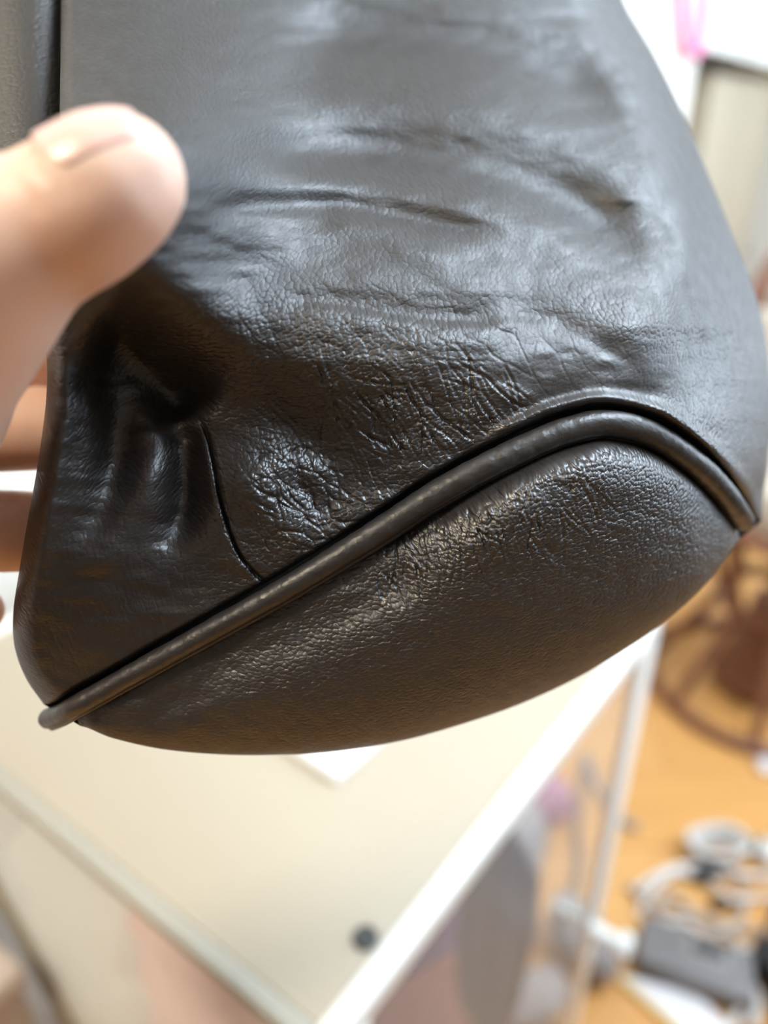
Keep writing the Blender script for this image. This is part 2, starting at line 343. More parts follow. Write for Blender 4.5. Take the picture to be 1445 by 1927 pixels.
# white card on the table top
z_ = TZ-.003
c0, c1, c2 = at_z(634, 1478, z_), at_z(515, 1400, z_), at_z(735, 1385, z_)
d1 = (c1-c0).normalized(); d2 = (c2-c0).normalized()
cdm = empty('white_notepad', c0); tag(cdm, 'white notepad lying on the cream table top, one corner showing under the bag', 'notepad')
bm = bmesh.new(); add_prism(bm, [c0, c0+d2*.11, c0+d2*.11+d1*.08, c0+d1*.08], z_, z_+.008, .0008); bm_obj('pages', bm, mat('bright_paper', (.88, .90, .92), .5), cdm)
bm = bmesh.new(); q = c0+d1*.002+d2*.002; add_prism(bm, [q, q+d2*.106, q+d2*.106+d1*.076, q+d1*.076], z_+.0082, z_+.0095, .0003); bm_obj('cover', bm, mat('bright_cover', (.90, .92, .95), .3), cdm)

# mesh front: woven threads, curved beige hem
def front_hit(px, py):
    r = ray(px, py); n = np.array([t2[1], -t2[0]]); k = (B@n)/(r[:2]@n); p = CPOS + r*k; return float((p[:2]-B)@t2), float(p[2])
_h = sorted([front_hit(*q)[::-1] for q in ((0, 1690), (60, 1800), (130, 1927))]); _sl = (_h[-1][1]-_h[0][1])/(_h[-1][0]-_h[0][0])
_h = [(.15, _h[0][1]-.012), (_h[0][0]-.1, _h[0][1]-.012)] + _h + [(.75, min(T2L-.03, _h[-1][1]+_sl*(.75-_h[-1][0])))]
def bmax(z): return float(np.interp(z, [a for a, b in _h], [b for a, b in _h]))
ZT, ZB = TZ-.009, .22
bm = bmesh.new(); pitch = .0046; a_m = .004
def thread(p, q, w=.0007):
    p, q = Vector(p), Vector(q); d = (q-p).normalized(); n = Vector((-t1[0], -t1[1], 0)); x = d.cross(n).normalized()
    for s0, s1 in ((0, 1),):
        ring = []
        for P_ in (p, q): ring.append([bm.verts.new(P_ + x*w*cx + n*w*.5*cy) for cx, cy in ((-1, 0), (0, 1), (1, 0), (0, -1))])
        for j in range(4): bm.faces.new((ring[0][j], ring[0][(j+1) % 4], ring[1][(j+1) % 4], ring[1][j]))
b_ = .024
while b_ < T2L-.03:
    zlo = ZB
    for zz in np.linspace(ZT, ZB, 60):
        if bmax(zz) < b_: zlo = zz; break
    if zlo < ZT-.005: thread(tb(a_m, b_, ZT), tb(a_m, b_, zlo))
    b_ += pitch
z = ZT
while z > ZB:
    thread(tb(a_m-.0006, .022, z), tb(a_m-.0006, bmax(z), z)); z -= pitch*.95
tag(bm_obj('mesh_fabric', bm, M_MESH, tbl, smooth=False), kind='stuff')
bm = bmesh.new(); add_tube(bm, [tb(a_m, bmax(zz), zz) for zz in np.linspace(ZT, ZB, 40)] + [tb(a_m, x, ZB) for x in np.linspace(bmax(ZB)-.01, .03, 20)], .0075, 10); bm_obj('hem', bm, M_HEM, tbl)

# cloth lump builder
def lump(name, center, size, m, label, cat, seed=0, rz=0.0, rough=.12, parent=None, box=2.6):
    bm = bmesh.new(); bmesh.ops.create_icosphere(bm, subdivisions=5, radius=1.0); rg = np.random.default_rng(seed)
    K = rg.normal(size=(10, 3))*2.4; ph = rg.uniform(0, 6.28, 10)
    for v in bm.verts:
        p = np.array(v.co); q = np.sign(p)*np.abs(p)**(2/box); q /= max((np.abs(q)**box).sum()**(1/box), 1e-6)
        r = 1 + rough*np.sin(K@p + ph).sum()/5
        v.co = Vector((q[0]*r*size[0], q[1]*r*size[1], q[2]*(1+(r-1)*(q[2] > -.3))*size[2]))
    bmesh.ops.transform(bm, matrix=Matrix.Translation(center) @ Matrix.Rotation(rz, 4, 'Z'), verts=bm.verts)
    o = bm_obj(name, bm, m, parent, sharp=80)
    if label: tag(o, label, cat)
    return o
TROT = math.atan2(t2[1], t2[0])
# towels and storage box seen behind the mesh
tw = empty('salmon_towel', tb(.06, .09, 0)); tag(tw, 'salmon pink folded towel behind the white mesh front', 'towel')
_bl, _zt = front_hit(215, 1830)[0], front_hit(270, 1768)[1]; _n = int((_zt-.20)/.062)
for i in range(_n):
    bm = bmesh.new(); add_box(bm, tb(.0435, (_bl+.025)/2, _zt-.031-.062*i), (_bl-.028, .070, .060), TROT, .022); o = bm_obj('fold', bm, M_PINK, tw)
_ww = max(.05, min(.18, T2L-.02-_bl-.012))
M_WTOWEL = mat('white_towel', (.90, .92, .91), .9)
wt = empty('white_towel', tb(.06, .30, 0)); tag(wt, 'white folded towel stack behind the left of the mesh front', 'towel')
for i in range(6):
    bm = bmesh.new(); add_box(bm, tb(.051, _bl+.012+_ww/2, .225+.0745*i), (_ww, .08, .07), TROT, .025); bm_obj('fold', bm, M_WTOWEL, wt)
sb = empty('storage_cube', tb(-.16, .465, 0)); tag(sb, 'pale pinkish fabric storage cube at the left below the table', 'box')
M_PALEPINK = noisy('pale_fabric', (.76, .68, .64), (.72, .64, .60), 60, .9)
bm = bmesh.new(); add_box(bm, tb(-.16, .445, .255), (.22, .28, .51), TROT, .012); bm_obj('body', bm, M_PALEPINK, sb)
bm = bmesh.new(); add_box(bm, tb(-.16, .445, .522), (.23, .29, .028), TROT, .01); bm_obj('lid', bm, M_PALEPINK, sb)

# things under the table, seen through the hazy panel
um = empty('folded_umbrella', at_z(893, 2120, 0)); tag(um, 'folded navy umbrella standing upright behind the hazy side panel', 'umbrella')
ub = um.location.copy()
bm = bmesh.new(); add_tube(bm, [ub, ub+Vector((0, 0, .56))], .0075, 12); bm_obj('shaft', bm, M_BLACK, um)
bm = bmesh.new(); n = 32; rings = []
for r, z in ((.010, .24), (.026, .27), (.034, .34), (.038, .42), (.034, .50), (.018, .55), (.009, .565)):
    rings.append([bm.verts.new(ub + Vector((r*(1+.18*math.cos(8*2*math.pi*j/n))*math.cos(2*math.pi*j/n), r*(1+.18*math.cos(8*2*math.pi*j/n))*math.sin(2*math.pi*j/n), z))) for j in range(n)])
for a, b_ in zip(rings[:-1], rings[1:]):
    for j in range(n): bm.faces.new((a[j], a[(j+1) % n], b_[(j+1) % n], b_[j]))
bm_obj('canopy', bm, M_NAVY, um, sharp=80)
bm = bmesh.new(); add_lathe(bm, ub, [(.010, 0), (.012, .01), (.012, .05), (.008, .06)], 16); bm_obj('tip', bm, M_BLACK, um)
pb = at_z(800, 1960, 0)
lump('purple_bag', Vector((pb.x-.03, pb.y+.10, .185)), (.085, .065, .185), M_PURPLE, 'purple soft bag standing behind the folded umbrella under the table', 'bag', 3, .4)
bx = empty('red_brown_box', (pb.x-.005, pb.y-.02, 0), .5); tag(bx, 'red-brown cardboard box at the foot of the table, below the purple bag', 'box')
bm = bmesh.new(); add_box(bm, (pb.x-.005, pb.y-.02, .055), (.14, .09, .11), .5, .003); bm_obj('body', bm, M_RED, bx)
bm = bmesh.new(); add_box(bm, (pb.x-.005, pb.y-.02, .118), (.145, .095, .016), .5, .003); bm_obj('lid', bm, M_RED, bx)
gp = at_z(935, 1640, 0); lump('grey_cloth_bundle', Vector((gp.x, gp.y, .06)), (.09, .07, .065), M_GREYCLOTH, 'light grey cloth bundle on the floor behind the hazy side panel', 'cloth', 5, .3, .2)
gp = at_z(1015, 1530, 0); lump('mauve_pouch', Vector((gp.x, gp.y, .04)), (.06, .045, .045), mat('mauve_cloth', (.42, .20, .28), .8), 'small mauve pouch on the floor near the far table leg', 'pouch', 8, .1, .14)
gp = at_z(1085, 1800, 0); lump('dark_grey_pouch', Vector((gp.x, gp.y, .05)), (.035, .06, .055), M_GREYCLOTH, 'dark grey pouch on the floor under the white peg', 'pouch', 9, .6, .14)
gp = at_z(1000, 1890, 0); lump('grey_sock', Vector((gp.x, gp.y, .018)), (.07, .03, .022), M_GREYCLOTH, 'grey crumpled sock on the floor between the table legs', 'sock', 12, .5, .25)
fp0 = [at_z(*p, .006) for p in ((1098, 1440), (1092, 1500), (1085, 1560), (1090, 1620), (1080, 1680))]
bm = bmesh.new(); add_tube(bm, [Vector(p) for p in spline([tuple(v) for v in fp0], 40)], .006, 8); tag(bm_obj('floor_cable', bm, M_GREY), 'grey cord running along the floor behind the hazy panel', 'cord')
fp0 = [at_z(*p, .006) for p in ((1100, 1420), (1130, 1490), (1165, 1540), (1200, 1560))]
bm = bmesh.new(); add_tube(bm, [Vector(p) for p in spline([tuple(v) for v in fp0], 40)], .008, 8); tag(bm_obj('grey_strap', bm, M_GREYCLOTH), 'grey strap on the floor crossing behind the far table leg', 'strap')

# ------------------------------------------------------------------ rattan chair behind
cb = at_z(1420, 1290, 0); ch = empty('rattan_chair', cb); tag(ch, 'brown rattan chair with round hoop base and tan seat cushion on the floor', 'chair')
def hoop(c, r, z, n=48, ry=None): return [Vector((c.x + r*math.cos(2*math.pi*i/n), c.y + (ry or r)*math.sin(2*math.pi*i/n), z)) for i in range(n)]
bm = bmesh.new(); add_tube(bm, hoop(cb, .245, .016), .015, 10, closed=True); bm_obj('floor_hoop', bm, M_BROWN, ch)
bm = bmesh.new(); add_tube(bm, hoop(cb, .125, .25), .015, 10, closed=True); bm_obj('upper_hoop', bm, M_BROWN, ch)
for k in range(8):
    a = 2*math.pi*k/8 + .35
    bm = bmesh.new(); add_tube(bm, [cb + Vector((.238*math.cos(a), .238*math.sin(a), .02)), cb + Vector((.12*math.cos(a), .12*math.sin(a), .25)), cb + Vector((.20*math.cos(a), .20*math.sin(a), .47))], .012, 8); bm_obj('strut', bm, M_BROWN, ch)
bm = bmesh.new(); add_lathe(bm, cb + Vector((0, 0, .02)), [(.10, 0), (.105, .01), (.06, .16), (.055, .23)], 28); bm_obj('woven_core', bm, M_BROWN, ch)
bm = bmesh.new(); add_tube(bm, hoop(cb, .225, .48), .018, 10, closed=True); bm_obj('seat_hoop', bm, M_BROWN, ch)
bm = bmesh.new(); add_lathe(bm, cb + Vector((0, 0, .47)), [(.16, 0), (.205, .02), (.215, .06), (.20, .10), (.14, .115), (.05, .118)], 40); bm_obj('seat_cushion', bm, M_CUSH, ch)
bm = bmesh.new(); bpts = [cb + Vector((.215*math.cos(a), .215*math.sin(a)*1.0+.02, .48 + .56*max(0., math.sin(math.pi*(a-.1)/(math.pi*.8)))**.6)) for a in np.linspace(.1001, math.pi*.9, 40)]
add_tube(bm, [b if isinstance(b, Vector) else Vector(b) for b in bpts], .018, 10); bm_obj('back_hoop', bm, M_BROWN, ch)
for a in np.linspace(.5, 2.3, 6):
    bm = bmesh.new(); zt = .48 + .55*max(0., math.sin(math.pi*(a-.1)/(math.pi*.8)))**.6; q = cb + Vector((.215*math.cos(a), .215*math.sin(a)+.02, 0)); add_tube(bm, [q + Vector((0, 0, .49)), q + Vector((0, 0, zt))], .009, 8); bm_obj('back_stake', bm, M_BROWN, ch)
bm = bmesh.new(); add_box(bm, cb + Vector((.02, .165, .73)), (.30, .07, .28), .1, .03); bm_obj('back_cushion', bm, M_CUSH, ch)

# ------------------------------------------------------------------ cables and boxes on the floor
def on_floor(pts, z): return [tuple(at_z(x, y, z)) for x, y in pts]
def cable(pts, r, m, label, lift=.0, group=None, n=90):
    P = np.array(on_floor(pts, r)); P[:, 2] += np.array([lift*abs(math.sin(i*1.9)) for i in range(len(P))])
    Q = spline(P, n); bm = bmesh.new(); add_tube(bm, [Vector(p) for p in Q], r, 8); tag(bm_obj('cable', bm, m), label, 'cable', group)
M_CABLE2 = mat('grey_beige_cable', (.42, .36, .31), .5)
cable([(1190, 1680), (1235, 1655), (1290, 1635), (1350, 1640), (1400, 1655), (1460, 1650)], .006, M_CABLE, 'white cable along the top of the tangle on the floor', .012)
cable([(1180, 1665), (1215, 1700), (1255, 1720), (1300, 1725), (1350, 1745), (1400, 1790), (1420, 1830)], .005, M_CABLE2, 'grey-beige cable running down past the grey charger', .010)
cable([(1290, 1700), (1250, 1690), (1240, 1730), (1270, 1775), (1330, 1770), (1390, 1750), (1440, 1765)], .005, M_CABLE2, 'grey-beige cable curling above the grey charger', .014)
cable([(1200, 1720), (1230, 1680), (1270, 1650), (1330, 1660), (1370, 1700), (1420, 1690), (1470, 1700)], .005, M_CABLE, 'white cable looping through the middle of the tangle', .016)
cable([(1372, 1940), (1398, 1880), (1412, 1862), (1424, 1890), (1410, 1940)], .007, M_CABLE, 'thick white cable hooked round beside the grey charger', .010)
cable([(1300, 1600), (1340, 1615), (1380, 1650), (1400, 1700), (1385, 1745), (1330, 1740), (1290, 1710)], .0045, M_CABLE2, 'thin grey-beige cable dropping from the white plug', .014)
cable([(1450, 1800), (1400, 1790), (1350, 1805), (1310, 1752), (1270, 1742), (1215, 1745)], .005, M_CABLE, 'white cable crossing just above the grey charger', .008)
# coiled white cable and plugs
p = at_z(1345, 1612, 0)
cl = empty('white_coiled_cable', p); tag(cl, 'white coiled cable bundle at the top of the tangle', 'cable')
for k in range(6):
    bm = bmesh.new(); add_tube(bm, [p + Vector((.040*math.cos(t)*(1+.08*k), .022*math.sin(t)*(1+.1*k), .008+.007*k + .004*math.sin(3*t+k))) for t in np.linspace(0, 2*math.pi, 40, endpoint=False)], .005, 8, closed=True); bm_obj('turn', bm, M_CABLE, cl)
def plug(px, py, m, label, rz, s=1.0):
    p = at_z(px, py, 0); e = empty('plug', p, rz); tag(e, label, 'plug')
    bm = bmesh.new(); add_box(bm, p + Vector((0, 0, .014*s)), (.045*s, .026*s, .026*s), rz, .006*s); bm_obj('body', bm, m, e)
    d = Vector((math.cos(rz), math.sin(rz), 0)); n_ = Vector((-d.y, d.x, 0))
    bm = bmesh.new(); add_tube(bm, [p + d*.022*s + n_*.006 + Vector((0, 0, .014*s)), p + d*.040*s + n_*.006 + Vector((0, 0, .014*s))], .002, 8); bm_obj('pin', bm, M_GREY, e)
    bm = bmesh.new(); add_tube(bm, [p + d*.022*s - n_*.006 + Vector((0, 0, .014*s)), p + d*.040*s - n_*.006 + Vector((0, 0, .014*s))], .002, 8); bm_obj('pin', bm, M_GREY, e)
plug(1325, 1655, M_BLACK, 'black plug lying in the white cables', .3)
plug(1418, 1602, M_BLACK, 'small black plug at the upper right of the tangle', 1.2, .7)
plug(1355, 1708, mat('dark_brown_plug', (.10, .05, .02), .5), 'dark brown plug among the cables above the charger', .1, .8)
plug(1440, 1615, M_CABLE, 'white plug at the right edge above the cables', 1.0, 1.1)
# grey charger box
p = at_z(1300, 1830, 0); q1 = at_z(1205, 1805, 0); rz = -.42
cg = empty('grey_charger', p, rz); tag(cg, 'grey charger box with dark oblong window, among the cables', 'charger')
bm = bmesh.new(); add_box(bm, p + Vector((0, 0, .022)), (.17, .085, .044), rz, .006); bm_obj('body', bm, M_GREY, cg)
bm = bmesh.new(); add_box(bm, p + Vector((.020, .004, .0445)), (.066, .040, .004), rz, .0018); w_ = bm_obj('bezel', bm, mat('charger_bezel', (.26, .235, .22), .4), cg)
bm = bmesh.new(); add_box(bm, p + Vector((.022, .006, .0465)), (.048, .022, .003), rz, .0012); bm_obj('window', bm, M_BLACK, w_)
# white booklet with yellow edge
z0 = .004; k0, k1, k2 = at_z(1168, 1838, z0), at_z(1290, 1945, z0), at_z(1330, 1905, z0)
pb_ = [k0, k1 + (k1-k0)*.3, k2 + (k1-k0)*.45, at_z(1310, 1872, z0)]
bk = empty('white_booklet', k0); tag(bk, 'white booklet with yellow spine on the floor in front of the charger', 'booklet')
bm = bmesh.new(); add_prism(bm, pb_, .001, .010, .001); bm_obj('pages', bm, M_PAPER, bk)
dd = (k1-k0).normalized(); nn = Vector((dd.y, -dd.x, 0)); nn = nn if nn.dot(k0-pb_[3]) > 0 else -nn
bm = bmesh.new(); add_prism(bm, [k0+nn*.0015, pb_[1]+nn*.0015, pb_[1]+nn*.009, k0+nn*.009], .001, .011, .001); bm_obj('spine', bm, M_YELLOW, bk)
# black device at the right edge
p = at_z(1488, 1905, 0); bd = empty('black_adapter', p, .2); tag(bd, 'black adapter box at the lower right edge of the floor', 'adapter')
bm = bmesh.new(); add_box(bm, p + Vector((0, 0, .03)), (.05, .17, .06), .12, .008); bm_obj('body', bm, M_BLACK, bd)
bm = bmesh.new(); add_tube(bm, [p + Vector((0, .085, .03)), p + Vector((.01, .11, .02)), p + Vector((.05, .16, .008)), p + Vector((.15, .2, .006))], .005, 8); bm_obj('lead', bm, M_BLACK, bd)
# green cap and white scrap
p = at_z(1172, 1792, 0); bm = bmesh.new(); add_lathe(bm, p, [(.012, 0), (.013, .003), (.012, .014), (.009, .017)], 20); tag(bm_obj('green_cap', bm, M_GREEN), 'small green cap on the floor below the white peg', 'cap')
p = at_z(1440, 1445, 0); lump('white_scrap', Vector((p.x, p.y, .009)), (.02, .018, .009), M_PAPER, 'small white crumpled scrap alone on the orange floor', 'scrap', 21, 0, .2)

# ------------------------------------------------------------------ THE LEATHER BAG
# control depths (pixel x, pixel y, metres along the view axis) of the outer leather surface
CTRL = np.array([
 (100, -80, .182), (100, 80, .163), (105, 200, .146), (110, 300, .133), (300, -80, .192), (300, 80, .169), (310, 190, .146), (330, 300, .1305), (250, 420, .1232), (200, 330, .1232), (380, 420, .1385), (440, 300, .149),
 (600, -80, .216), (600, 120, .196), (600, 300, .172), (600, 440, .160), (900, -80, .226), (900, 120, .206), (900, 300, .184), (900, 450, .169),
 (1100, -80, .236), (1120, 120, .216), (1150, 300, .196), (1160, 470, .178), (1190, 620, .164), (1330, 480, .187), (1270, 300, .199), (1400, 620, .190), (1420, 780, .192), (1410, 920, .195),
 (450, 520, .1490), (600, 560, .1525), (800, 570, .1575), (1000, 570, .1645), (220, 530, .1335), (330, 580, .1415), (450, 650, .148), (600, 680, .1505), (800, 680, .1535), (1000, 670, .1590), (1130, 690, .1625),
 (450, 760, .156), (560, 800, .1575), (700, 800, .156), (850, 780, .156), (960, 740, .157),
 (480, 900, .154), (600, 930, .157), (560, 1000, .1555), (700, 930, .157),
 (80, 620, .144), (60, 800, .147), (40, 1000, .151), (25, 1180, .157), (70, 1300, .164),
 (110, 1330, .165), (290, 1225, .161), (415, 1155, .1585), (510, 1095, .157), (690, 985, .157), (795, 915, .1575), (880, 865, .158), (1005, 795, .160), (1075, 765, .161), (1140, 752, .162), (1225, 770, .166), (1315, 835, .174), (1380, 905, .184),
 (150, 800, .149), (150, 1000, .152), (150, 1150, .156), (250, 900, .153), (250, 1060, .156), (330, 1000, .158), (400, 1060, .1575), (360, 900, .158), (300, 780, .157), (410, 900, .1555)
], float)
def tps_fit(C):
    X = C[:, :2]/1000; n = len(X); d = np.linalg.norm(X[:, None]-X[None], axis=2); K = d**2*np.log(d+1e-9)
    Pm = np.c_[np.ones(n), X]; Am = np.zeros((n+3, n+3)); Am[:n, :n] = K + 2e-3*np.eye(n); Am[:n, n:] = Pm; Am[n:, :n] = Pm.T
    s = np.linalg.solve(Am, np.r_[C[:, 2], 0, 0, 0]); return X, s
TPS = tps_fit(CTRL)
def tps(px, py):
    X, s = TPS; sh = px.shape; p = np.c_[px.ravel(), py.ravel()]/1000; out = np.empty(len(p))
    for i in range(0, len(p), 40000):
        q = p[i:i+40000]; d = np.sqrt(((q[:, None]-X[None])**2).sum(2)); out[i:i+40000] = (d**2*np.log(d+1e-9))@s[:-3] + s[-3] + q@s[-2:]
    return out.reshape(sh)
def line_d(px, py, pts, reach=1e9, nseg=22):
    """signed distance to a polyline (positive on its right in image space) and position along it 0..1"""
    P = spline(pts, nseg); sh = px.shape; x, y = px.ravel(), py.ravel(); n = len(P)-1
    lo, hi = P[:, :2].min(0)-reach, P[:, :2].max(0)+reach; I = np.nonzero((x > lo[0]) & (x < hi[0]) & (y > lo[1]) & (y < hi[1]))[0]
    X, Y = x[I], y[I]; best = np.full(len(I), 1e18); sg = np.zeros(len(I)); tt = np.zeros(len(I))
    for i in range(n):
        a, b = P[i, :2], P[i+1, :2]; ab = b-a; L2 = ab@ab; ex, ey = X-a[0], Y-a[1]
        t = np.clip((ex*ab[0] + ey*ab[1])/L2, 0, 1); dx, dy = ex-t*ab[0], ey-t*ab[1]
        d = dx*dx+dy*dy; m = d < best; best[m] = d[m]; sg[m] = (ab[0]*dy - ab[1]*dx)[m]; tt[m] = (i+t[m])/n
    D = np.full(x.shape, 1e9); T = np.full(x.shape, .5); D[I] = np.sqrt(best)*np.where(sg >= 0, 1, -1); T[I] = tt
    return D.reshape(sh), T.reshape(sh)
# folds: polyline, width before, width after (px), height in mm (+ towards the camera), end tapers
FOLDS = [
 ([(430, 270), (620, 285), (800, 300), (980, 345), (1130, 420), (1230, 520)], 50, 34, -5.0, .18, .2),
 ([(520, 180), (700, 185), (900, 205), (1060, 260), (1180, 340), (1250, 430)], 55, 48, 3.2, .2, .2),
 ([(500, 70), (700, 75), (900, 90), (1060, 150), (1180, 240)], 55, 40, -4.5, .2, .2),
 ([(420, 345), (600, 350), (800, 372), (1000, 430), (1130, 500)], 28, 32, 1.6, .2, .2),
 ([(370, 400), (500, 385), (640, 390), (800, 415), (960, 445)], 26, 22, -2.2, .15, .25),
 ([(600, 400), (690, 425), (790, 470), (900, 500)], 22, 30, 1.5, .2, .3),
 ([(500, 560), (640, 570), (760, 590), (880, 602), (960, 606)], 30, 14, -1.8, .3, .15),
 ([(900, 560), (1020, 600), (1130, 650), (1220, 700)], 30, 18, -.8, .3, .2),
 ([(190, 505), (270, 520), (360, 560), (450, 590), (560, 610)], 60, 70, 2.6, .1, .5),
 ([(1240, 690), (1265, 560), (1300, 420), (1310, 300)], 40, 40, .9, .2, .4),
 ([(1215, 735), (1290, 790), (1365, 865), (1425, 940)], 75, 26, 3.0, .25, .15),
 # the pulled hollow beside the thumb
 ([(170, 600), (240, 660), (320, 740), (390, 805)], 75, 50, -11.0, .25, .25),
 ([(180, 640), (222, 780), (200, 930), (140, 1070)], 50, 46, -6.5, .2, .5),
 ([(345, 790), (350, 880), (340, 980), (290, 1060)], 34, 34, -4.2, .15, .4),
 ([(310, 830), (270, 920), (215, 1010), (140, 1110)], 34, 34, 1.5, .25, .3),
 ([(108, 640), (120, 760), (100, 900), (75, 1040), (60, 1180)], 26, 42, 2.2, .15, .4),
 ([(380, 800), (395, 880), (415, 980), (460, 1060), (490, 1090)], 20, 26, .5, .15, .15),
 ([(480, 740), (560, 810), (640, 880), (690, 940)], 40, 36, -1.6, .25, .3),
 ([(520, 880), (580, 930), (640, 975)], 24, 22, -1.0, .25, .25),
 ([(450, 850), (470, 930), (540, 1000), (600, 1030)], 34, 30, 1.1, .25, .25),
 ([(620, 640), (680, 740), (730, 850), (745, 940)], 10, 10, -.25, .3, .3),
 ([(730, 640), (800, 730), (850, 820), (860, 860)], 10, 10, -.25, .3, .3),
]
CR = np.random.default_rng(5)
def crease_line(x, y, ang, length, bend):
    pts = [(x, y)]
    for k in range(4):
        ang += CR.normal(0, bend); x += math.cos(ang)*length/4; y += math.sin(ang)*length/4; pts.append((x, y))
    return pts
CREASES = []                                   # long fine creases running down to the piping, and their cross creases
for k in range(46):
    x = CR.uniform(560, 960); y = 640 + .10*(x-560) + CR.uniform(-10, 110)
    L0 = min(CR.uniform(80, 230), max(40, (1075-.62*(x-500)) - y - 10))
    CREASES.append((crease_line(x, y, math.radians(CR.uniform(48, 78)), L0, .16), CR.uniform(.12, .34)))
for k in range(26):
    x = CR.uniform(430, 850); y = CR.uniform(640, 860) - .1*(x-430)
    CREASES.append((crease_line(x, y, math.radians(CR.uniform(18, 42)), CR.uniform(70, 170), .15), CR.uniform(.08, .24)))
BASE_CREASES = []
for k in range(60):
    x = CR.uniform(700, 1090); y = 1035 - .60*(x-700) + .00042*(x-700)**2 + CR.uniform(0, 80)
    BASE_CREASES.append((crease_line(x, y, math.radians(CR.uniform(52, 84)), CR.uniform(45, 130), .16), CR.uniform(.10, .28)))
def vnoise(x, y, seed):
    r = np.random.default_rng(seed); T = r.uniform(-1, 1, (64, 64)); xi, yi = np.floor(x).astype(int), np.floor(y).astype(int); fx, fy = x-xi, y-yi
    fx, fy = fx*fx*(3-2*fx), fy*fy*(3-2*fy); g = lambda a, b: T[a % 64, b % 64]
    return (g(xi, yi)*(1-fx)+g(xi+1, yi)*fx)*(1-fy) + (g(xi, yi+1)*(1-fx)+g(xi+1, yi+1)*fx)*fy
def voro(x, y, seed):
    """F2-F1 of jittered cells: 0 on the borders between cells"""
    r = np.random.default_rng(seed); J = r.uniform(0, 1, (64, 64, 2)); xi, yi = np.floor(x).astype(int), np.floor(y).astype(int)
    f1 = np.full(x.shape, 9.); f2 = np.full(x.shape, 9.)
    for a in (-1, 0, 1):
        for b in (-1, 0, 1):
            cx, cy = xi+a, yi+b; j = J[cx % 64, cy % 64]; d = np.hypot(cx+j[..., 0]-x, cy+j[..., 1]-y)
            f2 = np.minimum(f2, np.maximum(f1, d)); f1 = np.minimum(f1, d)
    return f2-f1
def blob(px, py, cx, cy, rx, ry, rot=0):
    c, s = math.cos(rot), math.sin(rot); x, y = px-cx, py-cy; return np.exp(-(((x*c+y*s)/rx)**2 + ((-x*s+y*c)/ry)**2))
def crease_mask(px, py):
    return np.clip(blob(px, py, 720, 800, 230, 130, .45) + 1.1*blob(px, py, 560, 960, 130, 110) + .45*blob(px, py, 900, 640, 260, 80, .2) + .35*blob(px, py, 450, 640, 150, 90), 0, 1.15)
def surf(px, py, detail=True):
    z = tps(px, py)
    for pts, w0, w1, amp, ta, tbp in FOLDS:
        d, t = line_d(px, py, pts, 2.8*max(w0, w1)); w = np.where(d > 0, w1, w0)
        z = z - amp*.001*np.exp(-(d/w)**2)*smoothstep(0, ta, t)*smoothstep(0, tbp, 1-t)
    if detail:
        z = z - .00035*vnoise(px/90, py/34, 3) - .00018*vnoise(px/38, py/17, 4)
        cm = crease_mask(px, py)
        wx = px + 9*vnoise(px/40, py/40, 7); wy = py + 9*vnoise(px/40, py/40, 8)
        c, s = math.cos(1.05), math.sin(1.05); e = voro((wx*c+wy*s)/100, (-wx*s+wy*c)/44, 5)
        z = z + .00025*cm*(1-smoothstep(0, .14, e))
        for pts, dep in CREASES:
            d, t = line_d(px, py, pts, 14, 10); d = np.abs(d); z = z + dep*.001*(np.exp(-(d/2.6)**2) - .35*np.exp(-((d-6)/3.5)**2))*smoothstep(0, .25, t)*smoothstep(0, .25, 1-t)
        c, s = math.cos(.5), math.sin(.5); e = voro((wx*c+wy*s)/48, (-wx*s+wy*c)/24, 6); low = blob(px, py, 570, 960, 130, 110)
        z = z + .00042*low*(1-smoothstep(0, .26, e))
    return z
def unproj(px, py, z):
    return CPOS + z[..., None]*(((px-722.5)/F)[..., None]*RIGHT - ((py-963.5)/F)[..., None]*UPV + FWD)
def grid_mesh(name, P, UV, mask, m, parent, label=None):
    ny, nx = P.shape[:2]; me = bpy.data.meshes.new(name); nv = nx*ny; nf = (nx-1)*(ny-1)
    me.vertices.add(nv); me.vertices.foreach_set('co', P.reshape(-1).astype(np.float32))
    i = np.arange(nv).reshape(ny, nx); q = np.stack([i[:-1, :-1], i[1:, :-1], i[1:, 1:], i[:-1, 1:]], -1).reshape(-1)
    me.loops.add(nf*4); me.loops.foreach_set('vertex_index', q.astype(np.int32)); me.polygons.add(nf)
    me.polygons.foreach_set('loop_start', np.arange(0, nf*4, 4, dtype=np.int32))
    uvl = me.uv_layers.new(name='UVMap'); uvl.data.foreach_set('uv', UV.reshape(-1, 2)[q].reshape(-1).astype(np.float32))
    at_ = me.attributes.new('mask', 'FLOAT_COLOR', 'POINT'); mk = mask if mask.shape[-1] == 4 else np.concatenate([mask, np.zeros(mask.shape[:2]+(1,))], -1); at_.data.foreach_set('color', mk.reshape(-1).astype(np.float32))
    me.update(calc_edges=True); me.validate()
    o = link(name, me, m, parent)
    if label: o['label'] = label
    return o
def coons(top, bottom, left, right, ny, nx):
    """pixel-space patch between four boundary curves"""
    T, Bo = spline(top, nx), spline(bottom, nx); Lf, R = spline(left, ny), spline(right, ny)
    u = np.linspace(0, 1, nx)[None, :, None]; v = np.linspace(0, 1, ny)[:, None, None]
    return (1-v)*T[None] + v*Bo[None] + (1-u)*Lf[:, None] + u*R[:, None] - ((1-u)*(1-v)*T[0] + u*(1-v)*T[-1] + (1-u)*v*Bo[0] + u*v*Bo[-1])

